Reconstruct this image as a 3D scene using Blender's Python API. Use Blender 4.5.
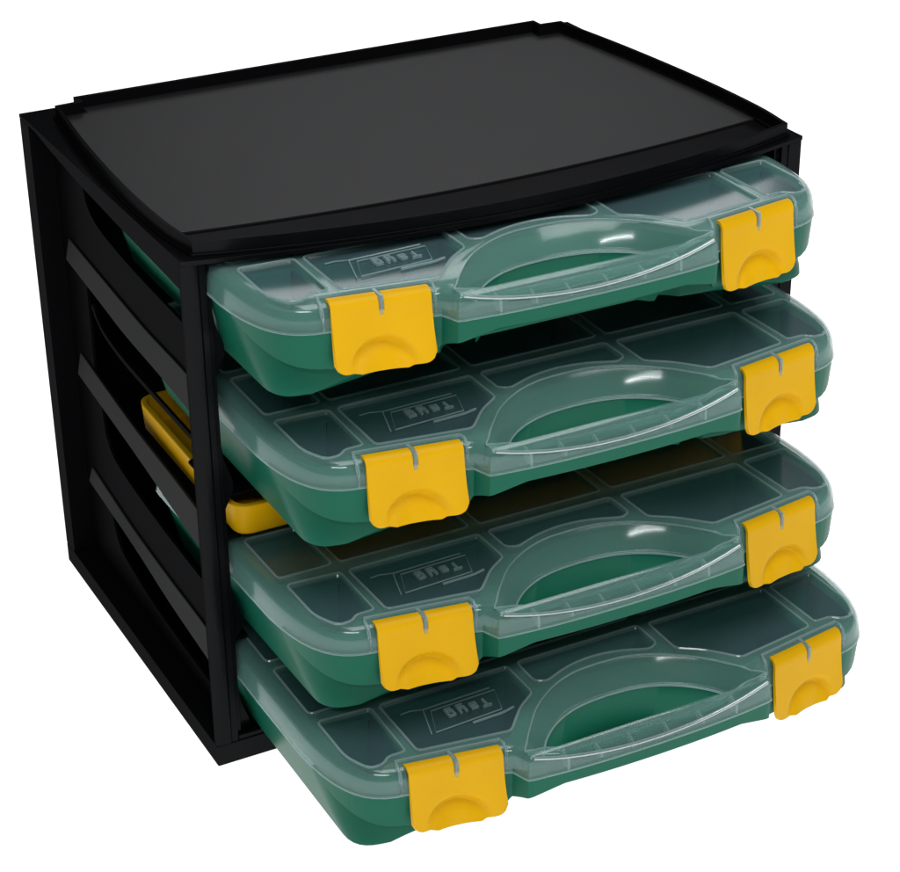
import bpy, bmesh, math
from math import radians, sin, cos, pi
from mathutils import Vector, Matrix
from mathutils.geometry import tessellate_polygon

for o in list(bpy.data.objects): bpy.data.objects.remove(o)
S = bpy.context.scene
C = S.collection
mm = 0.001

# ------------------------------------------------------------ camera
cam = bpy.data.cameras.new('camera'); co = bpy.data.objects.new('camera', cam); C.objects.link(co)
co.location = (-0.35710, -0.99770, 0.77060)
co.rotation_euler = (1.07813, 0.015085, -0.477244)
cam.sensor_fit = 'HORIZONTAL'; cam.sensor_width = 36.0; cam.lens = 2104.77/900*36
cam.shift_x = (450-429.9)/900; cam.shift_y = (467.3-436)/900
cam.clip_start = 0.01; cam.clip_end = 200
S.camera = co

# ------------------------------------------------------------ world and lamps
w = bpy.data.worlds.new('World'); S.world = w; w.use_nodes = True
w.node_tree.nodes['Background'].inputs[0].default_value = (0.93, 0.97, 1.0, 1)
w.node_tree.nodes['Background'].inputs[1].default_value = 0.12

def area(name, loc, target, sx, sy, power, col=(1, 1, 1)):
    l = bpy.data.lights.new(name, 'AREA'); l.shape = 'RECTANGLE'; l.size = sx; l.size_y = sy; l.energy = power; l.color = col
    o = bpy.data.objects.new(name, l); C.objects.link(o); o.location = loc
    o.rotation_euler = (Vector(target)-Vector(loc)).to_track_quat('-Z', 'Y').to_euler()
    return o
area('softbox_overhead', (0.22, -0.5, 1.35), (0.2, 0.0, 0.2), 1.1, 0.8, 12.5)
area('strip_light', (-0.75, -1.5, 1.45), (0.2, -0.1, 0.2), 0.9, 0.1, 8.5)
area('softbox_behind', (0.80, 1.25, 1.12), (0.22, 0.08, 0.33), 0.9, 0.6, 3.4)

S.view_settings.view_transform = 'Standard'; S.view_settings.look = 'None'
S.view_settings.exposure = 0; S.view_settings.gamma = 1
S.render.engine = 'CYCLES'
S.cycles.transparent_max_bounces = 32
S.cycles.max_bounces = 10

# ------------------------------------------------------------ materials
def mat(name, col, rough=.4, spec=.5, ior=1.3, bump=0, bscale=300, mottled=0, emit=None, coat=0):
    m = bpy.data.materials.new(name); m.use_nodes = True; nt = m.node_tree; N = nt.nodes; L = nt.links
    b = N['Principled BSDF']; b.inputs['Base Color'].default_value = (*col, 1)
    b.inputs['Roughness'].default_value = rough; b.inputs['Specular IOR Level'].default_value = spec; b.inputs['IOR'].default_value = ior
    tc = N.new('ShaderNodeTexCoord')
    if mottled:
        n = N.new('ShaderNodeTexNoise'); n.inputs['Scale'].default_value = 25; n.inputs['Detail'].default_value = 5
        L.new(tc.outputs['Object'], n.inputs['Vector'])
        r = N.new('ShaderNodeMapRange'); r.inputs[3].default_value = rough*(1-mottled); r.inputs[4].default_value = rough*(1+mottled)
        L.new(n.outputs['Fac'], r.inputs[0]); L.new(r.outputs[0], b.inputs['Roughness'])
        mx = N.new('ShaderNodeMix'); mx.data_type = 'RGBA'
        mx.inputs[6].default_value = tuple(c*.9 for c in col)+(1,); mx.inputs[7].default_value = tuple(min(1, c*1.1) for c in col)+(1,)
        L.new(n.outputs['Fac'], mx.inputs[0]); L.new(mx.outputs[2], b.inputs['Base Color'])
    if bump:
        n = N.new('ShaderNodeTexNoise'); n.inputs['Scale'].default_value = bscale; n.inputs['Detail'].default_value = 3
        L.new(tc.outputs['Object'], n.inputs['Vector'])
        bp = N.new('ShaderNodeBump'); bp.inputs['Strength'].default_value = bump; bp.inputs['Distance'].default_value = .0004
        L.new(n.outputs['Fac'], bp.inputs['Height']); L.new(bp.outputs[0], b.inputs['Normal'])
    if emit:
        b.inputs['Emission Color'].default_value = (1, 1, 1, 1); b.inputs['Emission Strength'].default_value = emit
    return m
def blackmat(name, col, gloss, rough, bump, bscale):
    m = mat(name, col, .6, 0, 1.01, bump, bscale, .12); nt = m.node_tree; N = nt.nodes; L = nt.links
    b = N['Principled BSDF']; b.inputs['Specular IOR Level'].default_value = 0
    g = N.new('ShaderNodeBsdfGlossy'); g.inputs['Color'].default_value = (.97, .98, 1, 1)
    tc = N.new('ShaderNodeTexCoord'); n = N.new('ShaderNodeTexNoise'); n.inputs['Scale'].default_value = 14; n.inputs['Detail'].default_value = 6
    L.new(tc.outputs['Object'], n.inputs['Vector'])
    r = N.new('ShaderNodeMapRange'); k_ = .04 if rough > .4 else .35; r.inputs[3].default_value = rough*(1-k_); r.inputs[4].default_value = rough*(1+k_)
    L.new(n.outputs['Fac'], r.inputs[0]); L.new(r.outputs[0], g.inputs['Roughness'])
    if b.inputs['Normal'].links: L.new(b.inputs['Normal'].links[0].from_socket, g.inputs['Normal'])
    x = N.new('ShaderNodeMixShader'); x.inputs[0].default_value = gloss
    L.new(b.outputs[0], x.inputs[1]); L.new(g.outputs[0], x.inputs[2]); L.new(x.outputs[0], N['Material Output'].inputs['Surface'])
    return m
M_black = blackmat('glossy_black_plastic', (.0035, .0036, .0042), .007, .22, .12, 500)
M_wall = blackmat('inner_black_plastic', (.0025, .0025, .003), .006, .35, .15, 700)
M_rail = blackmat('rail_black_plastic', (.014, .014, .0145), .022, .45, .2, 2200)
M_matte = blackmat('satin_black_plastic', (.0105, .0105, .0108), .046, .42, .3, 2600)
M_green = mat('green_plastic', (.0062, .110, .065), .36, .5, 1.22, .06, 900, .12)
M_yellow = mat('yellow_plastic', (.66, .36, .001), .42, .5, 1.22, .2, 1600, .1)
M_glow_ground = mat('glowing_white_ground', (.8, .8, .8), .6, .1, emit=1.0)  # added glow keeps the ground pure white, without cast shadows
M_glow_ground.cycles.emission_sampling = 'NONE'

def lidmat(name, milk, col, tint, f0=.035):
    m = bpy.data.materials.new(name); m.use_nodes = True; nt = m.node_tree; N = nt.nodes; L = nt.links
    N.remove(N['Principled BSDF']); out = N['Material Output']
    tr = N.new('ShaderNodeBsdfTransparent'); tr.inputs[0].default_value = (*tint, 1)
    df = N.new('ShaderNodeBsdfDiffuse'); df.inputs[0].default_value = (*col, 1)
    tl = N.new('ShaderNodeBsdfTranslucent'); tl.inputs[0].default_value = (*col, 1)
    mk = N.new('ShaderNodeMixShader'); mk.inputs[0].default_value = .35; L.new(df.outputs[0], mk.inputs[1]); L.new(tl.outputs[0], mk.inputs[2])
    a = N.new('ShaderNodeMixShader'); L.new(tr.outputs[0], a.inputs[1]); L.new(mk.outputs[0], a.inputs[2])
    lw = N.new('ShaderNodeLayerWeight'); lw.inputs[0].default_value = .5
    # frosted plastic scatters more along a longer path through it
    mr = N.new('ShaderNodeMapRange'); mr.inputs[1].default_value = 0; mr.inputs[2].default_value = 1
    mr.inputs[3].default_value = milk; mr.inputs[4].default_value = min(1, milk*2.2)
    L.new(lw.outputs['Facing'], mr.inputs[0]); L.new(mr.outputs[0], a.inputs[0])
    pw = N.new('ShaderNodeMath'); pw.operation = 'POWER'; pw.inputs[1].default_value = 5; L.new(lw.outputs['Facing'], pw.inputs[0])
    ma = N.new('ShaderNodeMath'); ma.operation = 'MULTIPLY_ADD'; ma.inputs[1].default_value = .8; ma.inputs[2].default_value = f0; L.new(pw.outputs[0], ma.inputs[0])
    gl = N.new('ShaderNodeBsdfGlossy'); gl.inputs['Roughness'].default_value = .13
    f = N.new('ShaderNodeMixShader'); L.new(ma.outputs[0], f.inputs[0]); L.new(a.outputs[0], f.inputs[1]); L.new(gl.outputs[0], f.inputs[2])
    L.new(f.outputs[0], out.inputs['Surface'])
    return m
M_lid = lidmat('frosted_clear_plastic', .14, (.33, .59, .56), (.95, .98, .97))
M_pane = lidmat('polished_clear_plastic', .062, (.34, .50, .60), (.93, .96, .98))

M_lid2 = lidmat('embossed_clear_plastic', .28, (.52, .68, .69), (.80, .86, .86))
M_highlight = lidmat('highlight_clear_plastic', .3, (.55, .70, .70), (.85, .9, .9), .30)  # pale, extra-reflective plastic: the grip's highlight put into the material
# ------------------------------------------------------------ helpers
def empty(name, loc=(0, 0, 0), rot=(0, 0, 0)):
    o = bpy.data.objects.new(name, None); o.empty_display_size = .05; C.objects.link(o); o.location = loc; o.rotation_euler = rot
    return o
def tag(o, label=None, cat=None, group=None, kind=None):
    if label: o['label'] = label
    if cat: o['category'] = cat
    if group: o['group'] = group
    if kind: o['kind'] = kind
def obj(name, bm, m, parent=None, smooth=35, bevel=0, solid=0, segs=2, solid_off=-1, fixn=True):
    if fixn: bmesh.ops.recalc_face_normals(bm, faces=bm.faces)
    me = bpy.data.meshes.new(name); bm.to_mesh(me); bm.free()
    me.materials.append(m)
    me.shade_smooth(); me.set_sharp_from_angle(angle=radians(smooth))
    o = bpy.data.objects.new(name, me); C.objects.link(o)
    if parent: o.parent = parent
    if solid:
        s = o.modifiers.new('solid', 'SOLIDIFY'); s.thickness = solid; s.offset = solid_off
    if bevel:
        b = o.modifiers.new('bevel', 'BEVEL'); b.width = bevel*mm; b.segments = segs; b.limit_method = 'ANGLE'; b.angle_limit = radians(40); b.harden_normals = True
    return o
def box(bm, x0, x1, y0, y1, z0, z1):
    vs = [bm.verts.new((x*mm, y*mm, z*mm)) for x in (x0, x1) for y in (y0, y1) for z in (z0, z1)]
    for f in ((0, 1, 3, 2), (4, 6, 7, 5), (0, 4, 5, 1), (2, 3, 7, 6), (0, 2, 6, 4), (1, 5, 7, 3)):
        bm.faces.new([vs[i] for i in f])
def loopverts(bm, pts): return [bm.verts.new((x*mm, y*mm, z*mm)) for x, y, z in pts]
def bridge(bm, A, B):
    n = len(A)
    for i in range(n):
        j = (i+1) % n
        try: bm.faces.new((A[i], A[j], B[j], B[i]))
        except ValueError: pass
def cap(bm, loops):
    """triangulated face between an outer loop of verts and hole loops (projected on xy)"""
    tri = tessellate_polygon([[Vector((v.co.x*1000, v.co.y*1000, 0)) for v in l] for l in loops])
    fl = [v for l in loops for v in l]
    for t in tri:
        try: bm.faces.new([fl[i] for i in t])
        except ValueError: pass
def prism(bm, outer, holes, h0, h1, f=lambda a, b, h: (a, b, h)):
    """2-D outline with holes, extruded from h0 to h1 and mapped by f"""
    loops = [outer]+holes
    tri = tessellate_polygon([[Vector((a, b, 0)) for a, b in l] for l in loops])
    lo = [[bm.verts.new([c*mm for c in f(a, b, h0)]) for a, b in l] for l in loops]
    hi = [[bm.verts.new([c*mm for c in f(a, b, h1)]) for a, b in l] for l in loops]
    for L_ in (lo, hi):
        fl = [v for l in L_ for v in l]
        for t in tri:
            try: bm.faces.new([fl[i] for i in t])
            except ValueError: pass
    for a, b in zip(lo, hi): bridge(bm, a, b)
def offset(pts, d):
    """inset a closed 2-D loop (counter-clockwise) by d"""
    n = len(pts); out = []
    for i in range(n):
        p0, p1, p2 = Vector(pts[i-1][:2]), Vector(pts[i][:2]), Vector(pts[(i+1) % n][:2])
        a = (p1-p0).normalized(); b = (p2-p1).normalized()
        na = Vector((-a.y, a.x)); nb = Vector((-b.y, b.x)); m = (na+nb)
        m = m.normalized() if m.length > 1e-6 else na
        k = d/max(.5, m.dot(na)); out.append((p1.x+m.x*k, p1.y+m.y*k))
    return out
def bez(p0, p1, p2, p3, n):
    r = []
    for i in range(n+1):
        t = i/n; u = 1-t
        r.append(tuple(u**3*a+3*u*u*t*b+3*u*t*t*c+t**3*d for a, b, c, d in zip(p0, p1, p2, p3)))
    return r
def rounded(pts, rad, n=4):
    """round the corners of a closed 2-D polygon; rad a number or list"""
    out = []; N_ = len(pts)
    for i in range(N_):
        r = rad[i] if isinstance(rad, (list, tuple)) else rad
        p0, p1, p2 = Vector(pts[i-1]), Vector(pts[i]), Vector(pts[(i+1) % N_])
        if r <= 0: out.append(tuple(p1)); continue
        a = (p0-p1); b = (p2-p1); r = min(r, a.length*.45, b.length*.45)
        s = p1+a.normalized()*r; e = p1+b.normalized()*r
        for k in range(n+1):
            t = k/n; q = s*(1-t)**2+p1*2*t*(1-t)+e*t*t; out.append((q.x, q.y))
    return out
def smoothline(pts, n=6):
    """Catmull-Rom through points"""
    P = [Vector(p) for p in pts]; P = [2*P[0]-P[1]]+P+[2*P[-1]-P[-2]]; out = []
    for i in range(1, len(P)-2):
        for k in range(n):
            t = k/n
            out.append(tuple(.5*((2*P[i])+(P[i+1]-P[i-1])*t+(2*P[i-1]-5*P[i]+4*P[i+1]-P[i+2])*t*t+(3*P[i]-P[i-1]-3*P[i+1]+P[i+2])*t**3)))
    out.append(tuple(P[-2])); return out
def bead(bm, pts, r, closed=True, n=6):
    """round bead along a 3-D path in mm"""
    P = [Vector(p) for p in pts]; rings = []; N_ = len(P)
    for i in range(N_):
        a = P[i-1] if (closed or i > 0) else P[i]; b = P[(i+1) % N_] if (closed or i < N_-1) else P[i]
        t = (b-a).normalized(); u = t.cross(Vector((0, 0, 1)))
        if u.length < .1: u = t.cross(Vector((0, 1, 0)))
        u.normalize(); v = u.cross(t)
        rings.append([bm.verts.new((P[i]+u*(r*cos(2*pi*k/n))+v*(r*sin(2*pi*k/n)))*mm) for k in range(n)])
    m = N_ if closed else N_-1
    for i in range(m): bridge(bm, rings[i], rings[(i+1) % N_])
    if not closed: bm.faces.new(rings[0]); bm.faces.new(rings[-1])

# ------------------------------------------------------------ the surface
bm = bmesh.new(); box(bm, -12000, 12000, -12000, 12000, -12, -.5)
tb = obj('ground', bm, M_glow_ground); tag(tb, kind='structure')

# ============================================================ the rack
W, H, D = 410, 334, 284
rack = empty('storage_rack')
tag(rack, 'black plastic rack with open sides and a rimmed tray top, holding four pulled-out cases', 'rack')
def bow(x, depth): return -depth*(1-((x-W/2)/(W/2))**2)
# top panel; its front edge bows forward. The satin tray floor is set on it, a glossy trough is left in front.
front = [(W*i/24, bow(W*i/24, 27.5)) for i in range(25)]
bm = bmesh.new(); prism(bm, front+[(W, D), (0, D)], [], 331.4, 334)
obj('top_panel', bm, M_black, rack, bevel=.5)
# side lips that hang below the top panel along the open sides
for s in (0, 1):
    bm = bmesh.new()
    fx = (lambda a, b, h: (h, a, b)) if s == 0 else (lambda a, b, h: (W-h, a, b))
    prism(bm, [(6, 331.4), (6, 315), (27, 316), (98, 318.5), (172, 322), (230, 327), (268, 331.4)], [], 1, 3.4, fx)
    obj('top_lip', bm, M_black, rack, bevel=.4)
def rimpath():
    f = [(9+392*i/24, 4-30.5*(1-((i-12)/12)**2)) for i in range(25)]
    r = smoothline([(401, 4), (405, 42), (405, 108), (400, 190), (392, 263)], 5)
    l = [(W-x, y) for x, y in r][::-1]
    return f+r[1:]+[(376, 264), (376, 274), (34, 274), (34, 264)]+l[:-1]
rp_ = rimpath()
# tray floor
inn = offset(rp_, 3.0)
right = [q for q in inn if q[1] > 41 and q[0] > W/2]; left = [q for q in inn if q[1] > 41 and q[0] <= W/2]
fx0, fx1 = left[-1][0], right[0][0]
fl = [(fx0+(fx1-fx0)*i/24, 39-17*(1-((i-12)/12)**2)) for i in range(25)]
bm = bmesh.new(); prism(bm, fl+right+left, [], 334, 335.2)
obj('tray_floor', bm, M_matte, rack, bevel=.4)
# tray rim: thin wall round the floor
rp = rimpath()
bm = bmesh.new(); prism(bm, rp, [offset(rp, 2.6)], 334.1, 342.6)
rim = obj('tray_rim', bm, M_black, rack, bevel=.5)
# base step of the rim
bm = bmesh.new(); op = offset(rp, -1.3); prism(bm, op, [offset(rp, 4.4)], 334.05, 335.8)
obj('rim_foot', bm, M_black, rim, bevel=.4)
# back and bottom
bm = bmesh.new(); box(bm, 0, W, D-16, D-.02, 15, 331.35)
obj('back_panel', bm, M_black, rack, bevel=.7)
bm = bmesh.new(); box(bm, 0, W, .5, D, 0, 14.8)
bt = obj('bottom_panel', bm, M_black, rack, bevel=.8)
bm = bmesh.new(); box(bm, 15, W-15, 1.2, 4, 14.7, 18.0)
obj('bottom_lip', bm, M_black, rack, bevel=.6)
# front posts with a stepped profile and a guide tab behind
for s in (0, 1):
    X = (lambda x: x) if s == 0 else (lambda x: W-x)
    bm = bmesh.new()
    fx = lambda a, b, h: (X(a), b, h)
    prism(bm, [(0, .8), (2.4, 0), (9.6, 0), (10.4, .9), (14.5, .9), (14.6, 4), (17.8, 4), (17.8, 7.1), (1.4, 7.1), (0, 4)][::1], [], 14.9, 331.3, fx)
    obj('front_post', bm, M_black, rack, bevel=.35)
    for (z1, z0) in ((310, 274), (222, 188), (128, 95), (56, 22)):
        bm = bmesh.new()
        prism(bm, [(14, z0-16), (14, z1), (18.2, z1-.5), (20.5, z0+16), (25, z0+2), (25, z0-4), (19, z0-16)], [], 8, 12, lambda a, b, h: (X(a), h, b))
        obj('case_guide', bm, M_black, rack, bevel=.4)
# inner side walls with one long round-ended opening per slot
arcs = [[(212, 306), (205, 294), (190, 287), (168, 283.5), (125, 280), (52, 277.5), (9, 277)],
        [(214, 224), (205, 215), (188, 210), (151, 206.5), (58, 205), (9, 205)],
        [(213, 129), (202, 119), (175, 113), (113, 108), (55, 106), (9, 105)],
        [(213, 56), (205, 47), (187, 41), (136, 34), (64, 31), (9, 30)]]
tops = [324, 246, 160, 77]
rails = [([(250, 257), (171, 251), (110, 247), (53, 246), (8, 243)], [(250, 243), (180, 236), (141, 232), (75, 229), (8, 224)]),
         ([(250, 175), (156, 164), (95, 160), (52, 157), (8, 152)], [(250, 160), (146, 149), (86, 141), (34, 134), (8, 130)]),
         ([(250, 88), (176, 79), (113, 75), (52, 73), (8, 70)], [(250, 78), (165, 70), (102, 61), (39, 55), (8, 51)])]
for s in (0, 1):
    X = (lambda x: x) if s == 0 else (lambda x: W-x)
    fx = lambda a, b, h: (X(h), a, b)
    bm = bmesh.new()
    holes = []
    up = [[(8, 326), (240, 326)]]+[[(y, z+2) for y, z in smoothline(b, 3)[::-1]] for t, b in rails]
    dn = [[(y, z-2) for y, z in smoothline(t, 3)] for t, b in rails]+[[(226, 20), (8, 20)]]
    for k_, (u, d) in enumerate(zip(up, dn)):
        if k_ != 1: # slot closed below its curved lip
            d = [(min(226, y), z-1.5) for y, z in smoothline(arcs[k_], 4)[2:]]; d = [q for q in d if q[0] < 212]
        if s: u = [(max(150, y), z) for y, z in u]; d = [(max(150, y), z) for y, z in d]
        u = [(max(9, y), z) for y, z in u if y < 236]; d = [(max(9, y), z) for y, z in d if y < 236]
        u.append((226, u[-1][1]))
        if k_ == 1: d.insert(0, (226, d[0][1]))
        else: d.insert(0, (216, d[0][1]+8)); u[-1] = (220, u[-1][1])
        u = [q for i_, q in enumerate(u) if i_ == 0 or q[0] > max(r_[0] for r_ in u[:i_])+.5]
        d = [q for i_, q in enumerate(d) if i_ == 0 or q[0] < min(r_[0] for r_ in d[:i_])-.5]
        holes.append(u+d)
    prism(bm, [(7.2, 15), (267.8, 15), (267.8, 331), (7.2, 331)], holes, 15.6, 17.6, fx)
    wall = obj('side_wall', bm, M_wall, rack, bevel=.3)
    # rolled lips along the opening edges
    for a in arcs:
        q = smoothline(a, 5); q[-1] = (7.4, q[-1][1])
        bm = bmesh.new(); prism(bm, q+[(y+(2.6 if z > q[-1][1]+12 else 0), z-3.4) for y, z in q[::-1]], [], 14.9, 16.9, fx)
        obj('slot_lip', bm, M_wall, wall, bevel=.3)
    for t, b in rails:
        bm = bmesh.new(); T = smoothline(t, 4); B = smoothline(b, 4)
        a0 = [bm.verts.new((X(14.2)*mm, y*mm, z*mm)) for y, z in T]
        a1 = [bm.verts.new((X(11.0)*mm, y*mm, z*mm)) for y, z in B]
        a2 = [bm.verts.new((X(15.5)*mm, y*mm, (z-1)*mm)) for y, z in B]
        a3 = [bm.verts.new((X(15.5)*mm, y*mm, z*mm)) for y, z in T]
        for i in range(len(T)-1):
            for p, q in ((a0, a1), (a1, a2), (a2, a3), (a3, a0)): bm.faces.new((p[i], p[i+1], q[i+1], q[i]))
        bm.faces.new((a0[0], a1[0], a2[0], a3[0])); bm.faces.new((a0[-1], a1[-1], a2[-1], a3[-1]))
        obj('rail', bm, M_rail, rack, bevel=.4)
    # inner runners the cases and the yellow tray slide on
    for z in (151.0, 80, 17):
        bm = bmesh.new(); box(bm, min(X(17.6), X(30)), max(X(17.6), X(30)), 14 if z != 186 else 14, 267.5, z-2.2, z)
        obj('runner', bm, M_black, rack, bevel=.3)

bm = bmesh.new(); prism(bm, [(19, 15), (W-19, 15), (W-19, 66), (W-46, 84), (W-46, 267.9), (46, 267.9), (46, 84), (19, 66)], [], 175.4, 177.2)  # unseen plate added to keep the yellow tray's inside dark
obj('shade_plate', bm, M_wall, rack, bevel=.4)

# ============================================================ yellow tray in the rack
yt = empty('shallow_tray', (W/2*mm, 92*mm, .1535), (radians(.9), 0, 0))
tag(yt, 'shallow yellow plastic tray lying inside the rack between the second and third cases', 'tray')
hw, y0, y1 = 182, -88, 76
o0 = rounded([(-hw, y0), (hw, y0), (hw, y1), (-hw, y1)], 14, 8)
bm = bmesh.new()
def lp(d, z): return loopverts(bm, [(x, y, z) for x, y in offset(o0, d)])
A = [lp(d, z) for d, z in ((6, 0), (2.5, .8), (1.2, 3), (0, 19.5), (-.1, 20.3), (.6, 20.8), (3.2, 20.8), (3.6, 20.2), (4.2, 4), (6, 2.2))]
for a, b in zip(A, A[1:]): bridge(bm, a, b)
cap(bm, [A[0]]); cap(bm, [A[-1]])
obj('tray_body', bm, M_yellow, yt)
bm = bmesh.new()
for xx in (-120, -60, 0, 60, 120): box(bm, xx-.6, xx+.6, y0+4.3, y1-4.3, 2.3, 12)
obj('divider', bm, M_yellow, yt, bevel=.2)

# ============================================================ the cases
def mirror_loop(half):
    """half: x>=0 from the front centre round to the back centre -> closed CCW loop"""
    left = [(-p[0],)+tuple(p[1:]) for p in half[::-1]]
    if abs(half[-1][0]) < 1e-6: left = left[1:]
    if abs(half[0][0]) < 1e-6: left = left[:-1]
    return list(half)+left
DEP = 262
fr = [(0, -17), (12, -16.9), (24, -16.7), (36, -16.3), (48, -15.7), (60, -14.9), (70, -13.9), (79, -13.0), (82.5, -12.2), (86.5, -1.2), (91, .4), (110, 3.2), (130, 6.2), (149, 8.6)]
half = fr+bez((149, 8.6), (170, 11.5), (182, 24), (185.3, 70), 10)[1:]+[(186, 130), (186, 200)]+bez((186, 246), (186, 256), (180, DEP), (170, DEP), 5)+[(90, DEP), (0, DEP)]
OUT = mirror_loop(half)
def ridge_z(x, z, y):
    """top edge dips along the grip"""
    if y < 2 and abs(x) < 86:
        t = max(0, 1-(abs(x)/86)**2); return z-12.0*t**.9
    return z
# grip opening: upper rim and lower hole edge, same vertex count
rimh = smoothline([(0, 49.5), (18, 48), (36, 41), (54, 28), (68, 12), (78, -1), (82, -6.5)], 4)
rimf = [(82-82*i/24, -6.2+(1.1*cos(2*pi*(82-82*i/24)/23) if 1 < i < 22 else 0)-(.3*(1-i/5) if i < 5 else 0)) for i in range(25)]
holh = smoothline([(0, 38), (15, 37), (30, 33.2), (44, 25.5), (55, 15.5), (62, 6), (65, .5)], 4)
holf = [(65-65*i/24, -5.2+5.7*max(0, 1-i/8)**2) for i in range(25)]
def oloop(h, f):
    half_ = f[::-1]+h[::-1][1:]     # front centre -> tip -> back centre
    return mirror_loop([(max(0, x), y) for x, y in half_])
RIM = oloop(rimh, rimf); HOLE = oloop(holh, holf)
def rimz(x, y):
    if y < 2: return min(50, 41.4+8.6*(abs(x)/80)**2.8)
    return 50
# compartments (x, y), left half given, counter-clockwise
def cells():
    out = []
    p1 = rounded([(-140, 72), (-172, 74), (-172, 36), (-165, 21), (-157, 21), (-152, 26), (-141, 26)], [3, 3, 16, 9, 3, 4, 2], 4)
    lg = rounded([(-50, 72), (-134, 72), (-134, 23), (-79, 15), (-64, 32), (-50, 42)], [2, 3, 3, 3, 5, 3], 4)
    mid = rounded([(-42, 73), (-42, 52), (-36, 48.5), (-18, 56), (0, 58.5), (18, 56), (36, 48.5), (42, 52), (42, 73)], [3, 3, 3, 12, 12, 12, 3, 3, 3], 4)
    def mir(l): return [(-x, y) for x, y in l][::-1]
    out += [p1, lg, mid, mir(lg), mir(p1)]
    for r in range(1, 4):
        ya, yb = 84+(r-1)*61, 84+(r-1)*61+51
        if r == 3: yb = 251
        for xa, xb in ((-173, -140), (-134, -50), (-42, 42), (50, 134), (140, 173)):
            out.append(rounded([(xa, ya), (xb, ya), (xb, yb), (xa, yb)], 3, 3))
    def ccw(l):
        a = sum(l[i-1][0]*l[i][1]-l[i][0]*l[i-1][1] for i in range(len(l)))
        return l if a > 0 else l[::-1]
    return [ccw(l) for l in out]
CELLS = cells()

def build_lid(parent):
    bm = bmesh.new()
    prof = [(0, 33.6), (-.6, 34.0), (-.3, 35.2), (.2, 40), (1.2, 44.5), (3.2, 48.2), (6.4, 49.9)]
    L_ = []
    for d, z in prof:
        of = offset(OUT, d); ring = []
        for (x, y), (xo, yo) in zip(of, OUT):
            zz = z
            if z > 35.2:
                top = ridge_z(xo, 49.9, yo); zz = 35.2+(z-35.2)*(top-35.2)/(49.9-35.2)
            if yo < 1 and abs(xo) < 90: # crisp grip ridge: less inset
                k = min(1, (90-abs(xo))/12); x = xo+(x-xo)*(1-.82*k); y = yo+(y-yo)*(1-.82*k)
            ring.append((x, y, zz))
        L_.append(loopverts(bm, ring))
    for a, b in zip(L_, L_[1:]): bridge(bm, a, b)
    rim_ = loopverts(bm, [(x, y, rimz(x, y)) for x, y in RIM])
    # funnel down to the hole edge
    prev = rim_
    for t, zz in ((.12, 48.8), (.5, 42.5), (.9, 36.5), (1.0, 33.6)):
        ring = []
        for (x, y), (hx, hy) in zip(RIM, HOLE):
            z0 = rimz(x, y); z1 = 33.6 if hy > 2 else 38.5
            e = (50-zz)/16.4
            ring.append((x+(hx-x)*t, y+(hy-y)*t, z0+(z1-z0)*e))
        cur = loopverts(bm, ring); bridge(bm, prev, cur); prev = cur
    holes = [rim_]; beads = []
    for c in CELLS:
        a = loopverts(bm, [(x, y, 49.9) for x, y in c])
        b = loopverts(bm, [(x, y, 48.6) for x, y in offset(c, .9)])
        bridge(bm, a, b); k0 = len(bm.faces); cap(bm, [b]); holes.append(a)
        bm.faces.ensure_lookup_table()
        for f_ in bm.faces[k0:]: f_.material_index = 1
    cap(bm, [L_[-1]]+holes)
    lid = obj('lid', bm, M_lid, parent, smooth=50, solid=.0011)
    lid.data.materials.append(M_pane)
    # moulded details of the lid
    bm = bmesh.new()
    for c in CELLS: bead(bm, [(x, y, 50.0) for x, y in offset(c, -.6)], .75, n=5)
    bead(bm, [(x, y, 33.9) for x, y in offset(OUT, -.1)], .65, n=6)
    bead(bm, [(x, y, 33.9) for x, y in HOLE if y > .4], .6, closed=False, n=6)
    bead(bm, [(x, y, rimz(x, y)) for x, y in RIM], .55, n=6)
    obj('moulding', bm, M_lid2, lid, smooth=60)
    bm = bmesh.new()
    rd = [(x, y) for x, y in OUT if abs(x) < 80 and y < 0]; rd.sort()
    bead(bm, [(x, y+1.2, ridge_z(x, 49.9, y)-.2) for x, y in rd], 1.15, closed=False, n=10)  # bead added along the grip edge to carry its white highlight line
    obj('grip_highlight_bead', bm, M_highlight, lid, smooth=60)
    for s in (-1, 1):
        bm = bmesh.new()
        pth = [(s*88.6, 2.0, 34), (s*88.6, 2.2, 42), (s*88.6, 3.5, 48.5), (s*88.8, 6, 50.2), (s*89.5, 9.5, 50.4), (s*120, 14.2, 50.4), (s*150.5, 18.6, 50.4), (s*151.3, 15, 50.2), (s*151.3, 11.6, 48.5), (s*151.3, 9.6, 42), (s*151.3, 9.0, 34)]
        bead(bm, pth, 1.1, closed=False, n=6)
        obj('latch_seat', bm, M_lid2, lid, smooth=60)
        bm = bmesh.new(); box(bm, s*120-1.15, s*120+1.15, 2.4, 13.6, 40, 51.0)
        obj('latch_tab', bm, M_lid2, lid, bevel=.5)
    for x in (-58, -36, -14, 10, 33, 56):
        bm = bmesh.new()
        zt = ridge_z(x, 49.9, -10)-1.3
        prism(bm, [(-15.2, 33.2), (-6.6, 35.0), (-6.9, rimz(x, -3)-1.5), (-14.6, zt)], [], x-.7, x+.7, lambda a, b, h: (h, a, b))
        obj('grip_rib', bm, M_lid2, lid, smooth=60)
    # embossed lettering, upside down from the front like on the real lid
    return lid

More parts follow.
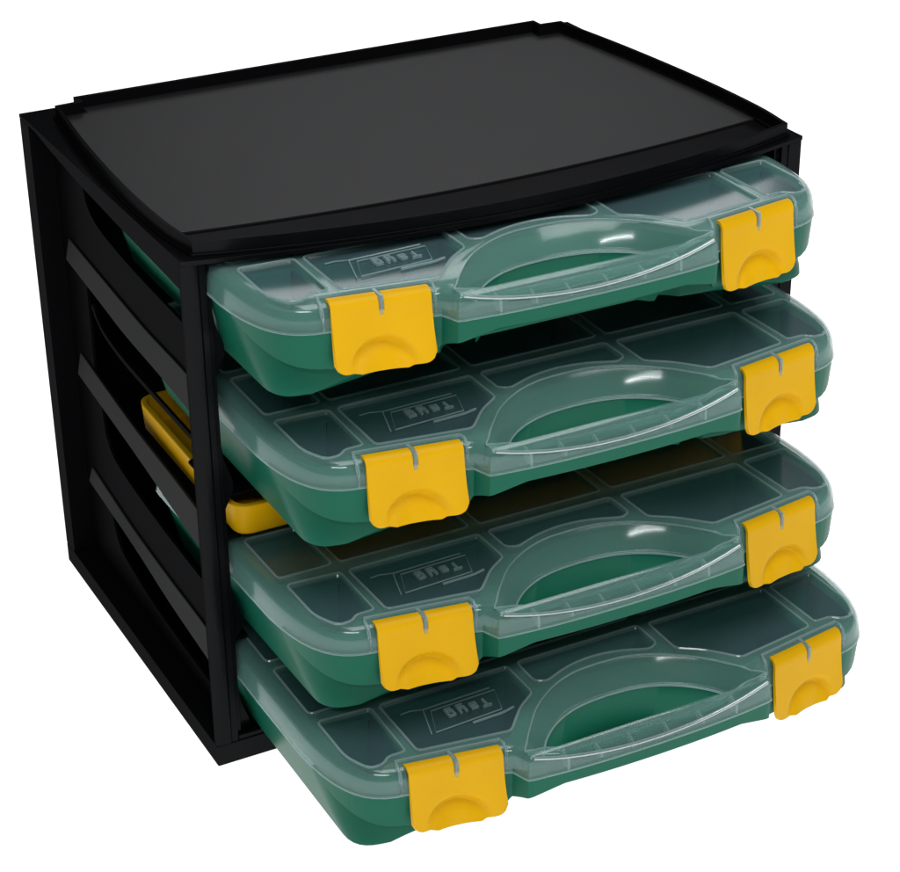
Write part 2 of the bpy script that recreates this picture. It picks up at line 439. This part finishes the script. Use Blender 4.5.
def build_emblem(lid):
    bm = bmesh.new()
    # squared bold letters T a y g, raised, reading from the back of the case
    G = {'T': [[(0, 6), (4.2, 6)], [(2.1, 6), (2.1, 0)]],
         'a': [[(.3, 4.3), (3.6, 4.3), (3.6, 0), (0, 0), (0, 2.3), (3.6, 2.3)]],
         'y': [[(0, 4.3), (0, .3), (3.6, .3)], [(3.6, 4.3), (3.6, -2.2), (.3, -2.2)]],
         'g': [[(3.6, 4.3), (0, 4.3), (0, 0), (3.6, 0)], [(3.6, 4.3), (3.6, -2.2), (.3, -2.2)]]}
    hw_ = .62
    for k, chn in enumerate('Tayg'):
        for st in G[chn]:
            for (ax_, ay), (bx, by) in zip(st, st[1:]):
                pts = [(min(ax_, bx)-hw_, min(ay, by)-hw_), (max(ax_, bx)+hw_, min(ay, by)-hw_), (max(ax_, bx)+hw_, max(ay, by)+hw_), (min(ax_, bx)-hw_, max(ay, by)+hw_)]
                q = [(-76.5-(k*7.6+px)*1.0, 49.2-py*1.05+(-.045)*(k*7.6+px)) for px, py in pts]
                prism(bm, q, [], 49.0, 50.5+.01*k)
    z = 49.6
    bead(bm, [(-110, 53.5, z), (-67.5, 55, z), (-73, 36, z), (-117, 33.5, z)], .45, n=5)
    bead(bm, [(-113.5, 56.8, z), (-69, 58.2, z)], .5, closed=False, n=5)
    bead(bm, [(-120, 33, z), (-113.5, 56.8, z), (-121, 59, z), (-127, 58.5, z)], .4, closed=False, n=5)
    sw = smoothline([(-94, 31.8), (-84, 32.2), (-74, 32.6), (-66, 34.6)], 4)
    bead(bm, [(x, y, z) for x, y in sw], .8, closed=False, n=6)
    return obj('emblem', bm, M_lid2, lid, smooth=40, fixn=True)

def build_base(parent):
    bm = bmesh.new()
    DZ = 44.6
    # deck with wells
    def dz(x, y): return 29.5 if (y < 4 and abs(x) < 83) else DZ
    outer = loopverts(bm, [(x, y, dz(x, y)) for x, y in offset(OUT, 4)])
    # deck stops short of the grip: its front edge there follows the grip opening's back
    rim_ = loopverts(bm, [(x, y, 29.5 if y < -1 else 44.4) for x, y in offset(RIM, -1.5)])
    holes = [rim_]
    for ci, c in enumerate(CELLS):
        c2 = offset(c, .8); cn = ci in (0, 4)
        a = loopverts(bm, [(x, y, DZ) for x, y in c2]); b = loopverts(bm, [(x, y, DZ-1.2) for x, y in offset(c2, .5)])
        d = loopverts(bm, [(x, y, 14 if cn else 7) for x, y in offset(c2, 5.2 if cn else 2.2)]); e = loopverts(bm, [(x, y, 12 if cn else 4) for x, y in offset(c2, 6.4 if cn else 4.2)])
        bridge(bm, a, b); bridge(bm, b, d); bridge(bm, d, e); cap(bm, [e]); holes.append(a)
    # only the part of the deck that lies behind the grip bar is closed
    cap(bm, [outer]+holes)
    # deck edge down to the flange
    low = loopverts(bm, [(x, y, 28.5 if dz(x, y) < 30 else 34) for x, y in offset(OUT, 2.0)])
    bridge(bm, outer, low)
    # funnel and the wall of the grip pocket
    prev = rim_
    for t, z0 in ((.12, 43.4), (.5, 38.5), (1, 32.5)):
        cur = loopverts(bm, [(x+(hx-x)*t, y+(hy-y)*t, z0 if hy > 2 else 36.5) for (x, y), (hx, hy) in zip(offset(RIM, -1.5), offset(HOLE, -.8))])
        bridge(bm, prev, cur); prev = cur
    cur = loopverts(bm, [(x, y, 26.5-22*min(1, max(0, (y-5)/9))) for x, y in offset(HOLE, -1.2)])
    bridge(bm, prev, cur)
    wall_low = [(v.co.x*1000, v.co.y*1000) for v in cur if v.co.y > .0205]; wall_low.sort()
    prism(bm, wall_low[::-1], [], 4.4, 6.0)
    base = obj('base', bm, M_green, parent, smooth=40)
    # pan below the flange: loft of rounded outlines
    def pan(hwid, yf, r, pk, z):
        pk_pts = [(0, 40), (22, 39), (42, 36), (58, 32), (70, 27), (78, yf+2)]
        h = smoothline(pk_pts, 3)+[(92, yf), (120, yf+2), (hwid-r*1.1, yf+4.5)]
        h += bez((hwid-r, yf+5), (hwid-r*.45, yf+6), (hwid, yf+r*.5), (hwid, yf+5+r), 7)[1:]
        h += [(hwid+.2, 120), (hwid+.4, 200), (hwid, 240)]+bez((hwid, 244), (hwid, 252), (hwid-6, 257-(34-z)*.1), (hwid-14, 257-(34-z)*.1), 4)[1:]+[(0, 257-(34-z)*.1)]
        def lift(x, y): # feet only at the corners
            if y > 60 or z > 12: return 0
            t = min(1, max(0, (150-abs(x))/14)); return 8.5*t*t*(3-2*t)*(12-z)/19
        return [(x, y, z+lift(x, y)) for x, y in mirror_loop(h)]
    bm = bmesh.new()
    A = [loopverts(bm, pan(*a)) for a in ((183.2, 19, 44, 1, 34.6), (182.2, 18.5, 42, 1, 29), (177.6, 17.5, 32, 1, 8), (175.4, 16, 22, 1.2, -2), (174.4, 16, 19, 2, -5.8), (172.0, 18, 16, 4, -7.2))]
    for a, b in zip(A, A[1:]): bridge(bm, a, b)
    cap(bm, [A[-1]])
    obj('pan', bm, M_green, base, smooth=40)
    # front skirt
    def zb(x, y):
        ax = abs(x)
        if ax <= 60: return 25.5
        if ax <= 82: return 25.5-5.0*(ax-60)/22
        if ax <= 90: return 20.5-9.0*(ax-82)/8
        if ax <= 150: return 11.5
        # diagonal back to the lid edge along the side, measured by y
        t = min(1, max(0, (y-8.6)/(62-8.6))); return 11.5+21.7*t**1.0
    bm = bmesh.new()
    pts = [p for p in offset(OUT, 1.0)]
    idx = [i for i in range(len(pts)) if pts[i][1] < 66]
    n = len(pts); idx.sort(key=lambda i: pts[i][0])
    rows = []
    dense = []
    for i, j in zip(idx, idx[1:]):
        for k in range(3): dense.append(tuple(pts[i][q]+(pts[j][q]-pts[i][q])*k/3 for q in (0, 1)))
    dense.append(pts[idx[-1]])
    for x, y in dense:
        b = zb(x, y); sc = 0 if abs(x) < 88 else .03
        rows.append([bm.verts.new((x*(1-sc*(35-z)/35*.4)*mm, (y+(35-z)*.04)*mm, z*mm)) for z in (35.0, (35+b)/2, b+1, b)])
    for a, b in zip(rows, rows[1:]):
        for k in range(3): bm.faces.new((a[k], b[k], b[k+1], a[k+1]))
    obj('front_skirt', bm, M_green, base, smooth=40, solid=.0022, solid_off=0, bevel=.3)
    # closed underside of the grip bar
    bm = bmesh.new()
    q = [(-84, -7), (-70, -12.3), (-40, -14.5), (0, -15.3), (40, -14.5), (70, -12.3), (84, -7), (84, 12), (70, 8), (60, -.6), (30, -3), (0, -3.4), (-30, -3), (-60, -.6), (-70, 8), (-84, 12)]
    prism(bm, q, [], 27.2, 29.2)
    obj('grip_floor', bm, M_green, base, bevel=.4)
    return base

def build_latch(parent, s):
    """s=-1 left, +1 right"""
    bm = bmesh.new()
    Wd = 55.0; slit = 1.35
    xs = sorted(set([round(-Wd/2+Wd*i/44, 3) for i in range(45) if abs(-Wd/2+Wd*i/44) > 2.3]+[-slit, slit, 0]))
    # path down the latch: (y back+, z)
    path = [(6.2, 50.7), (4.2, 50.9), (2.2, 50.4), (.8, 49.3), (-.2, 47.8), (-.6, 46.0)]
    zt, zbm = 44.4, 8.6
    nrow = 38
    path += [(-.7-5.2*((zt-z)/(zt-zbm))**1.3, z) for z in [zt-(zt-zbm)*i/nrow for i in range(nrow+1)]]
    grid = []
    for j, (py, pz) in enumerate(path):
        row = []
        for x in xs:
            y, z, xx = py, pz, x
            if j >= 6:
                # corner rounding and tongue bulge at the lower edge
                e = abs(x)-(Wd/2-6)
                lim = 1.6
                if e > 0: lim += 6-math.sqrt(max(0, 36-e*e))
                bul = .5+.5*cos(pi*min(1, abs(x-s*1.0)/25)); lim -= .7*bul
                t = (zt-z)/(zt-zbm); z = zt-(zt-zbm-lim)*t
                # finger scoop: dips in under an arch, then a tongue flares out to the lower edge
                r = math.hypot((x-s*1.0)/21.5, (z-(zbm-1.5))/22.5)
                if r < 1:
                    u = min(1, (1-r)/.3); y += 5.4*u*u*(3-2*u)*(1-min(1, r/.6)**2*(1-min(1, max(0, (z-(zbm-1.5))/22.5/max(r, .05))*1.3)))
                    if r < .78:
                        q = 1-(r/.78)**2; y -= 6.6*q*(1-.3*q)
            # slope towards the case corner
            y += (x*s+Wd/2)/Wd*8.6
            row.append(bm.verts.new(((s*120+xx)*mm, (y-.6)*mm, z*mm)))
        grid.append(row)
    for j in range(len(grid)-1):
        for i in range(len(xs)-1):
            if abs((xs[i]+xs[i+1])/2) < slit and path[j+1][1] > 42.2: continue
            bm.faces.new((grid[j][i], grid[j][i+1], grid[j+1][i+1], grid[j+1][i]))
    bmesh.ops.delete(bm, geom=[v for v in bm.verts if not v.link_faces], context='VERTS')
    bmesh.ops.recalc_face_normals(bm, faces=bm.faces)
    # make normals face the front
    if sum((f.normal.y for f in bm.faces)) > 0: bmesh.ops.reverse_faces(bm, faces=bm.faces)
    return obj('latch', bm, M_yellow, parent, smooth=50, solid=.0020, solid_off=-1, bevel=.45, fixn=False)

labels = ['topmost green case with clear lid, pulled out the least, directly under the black top',
          'green case with clear lid, second from the top, just above the yellow tray',
          'green case with clear lid, third from the top, just below the yellow tray',
          'lowest green case with clear lid, pulled out the furthest from the rack']
place = [((.2006, -.0842, .2776), .25), ((.2100, -.1016, .1905), .398), ((.2049, -.1214, .0975), -1.262), ((.2043, -.1563, .0235), .348)]
proto = empty('organizer_case')
lid = build_lid(proto); build_emblem(lid); build_base(proto); build_latch(proto, -1); build_latch(proto, 1)
def copy_tree(o, parent=None):
    c = o.copy(); C.objects.link(c); c.parent = parent
    for ch in list(o.children): copy_tree(ch, c)
    return c
src = list(proto.children)
for i, ((x, y, z), th) in enumerate(place):
    o = proto if i == 0 else copy_tree(proto)
    if i: o.name = 'organizer_case'
    o.location = (x, y, z); o.rotation_euler = (radians(th), 0, 0)
    tag(o, labels[i], 'organizer case', 'green cases pulled out of the rack')
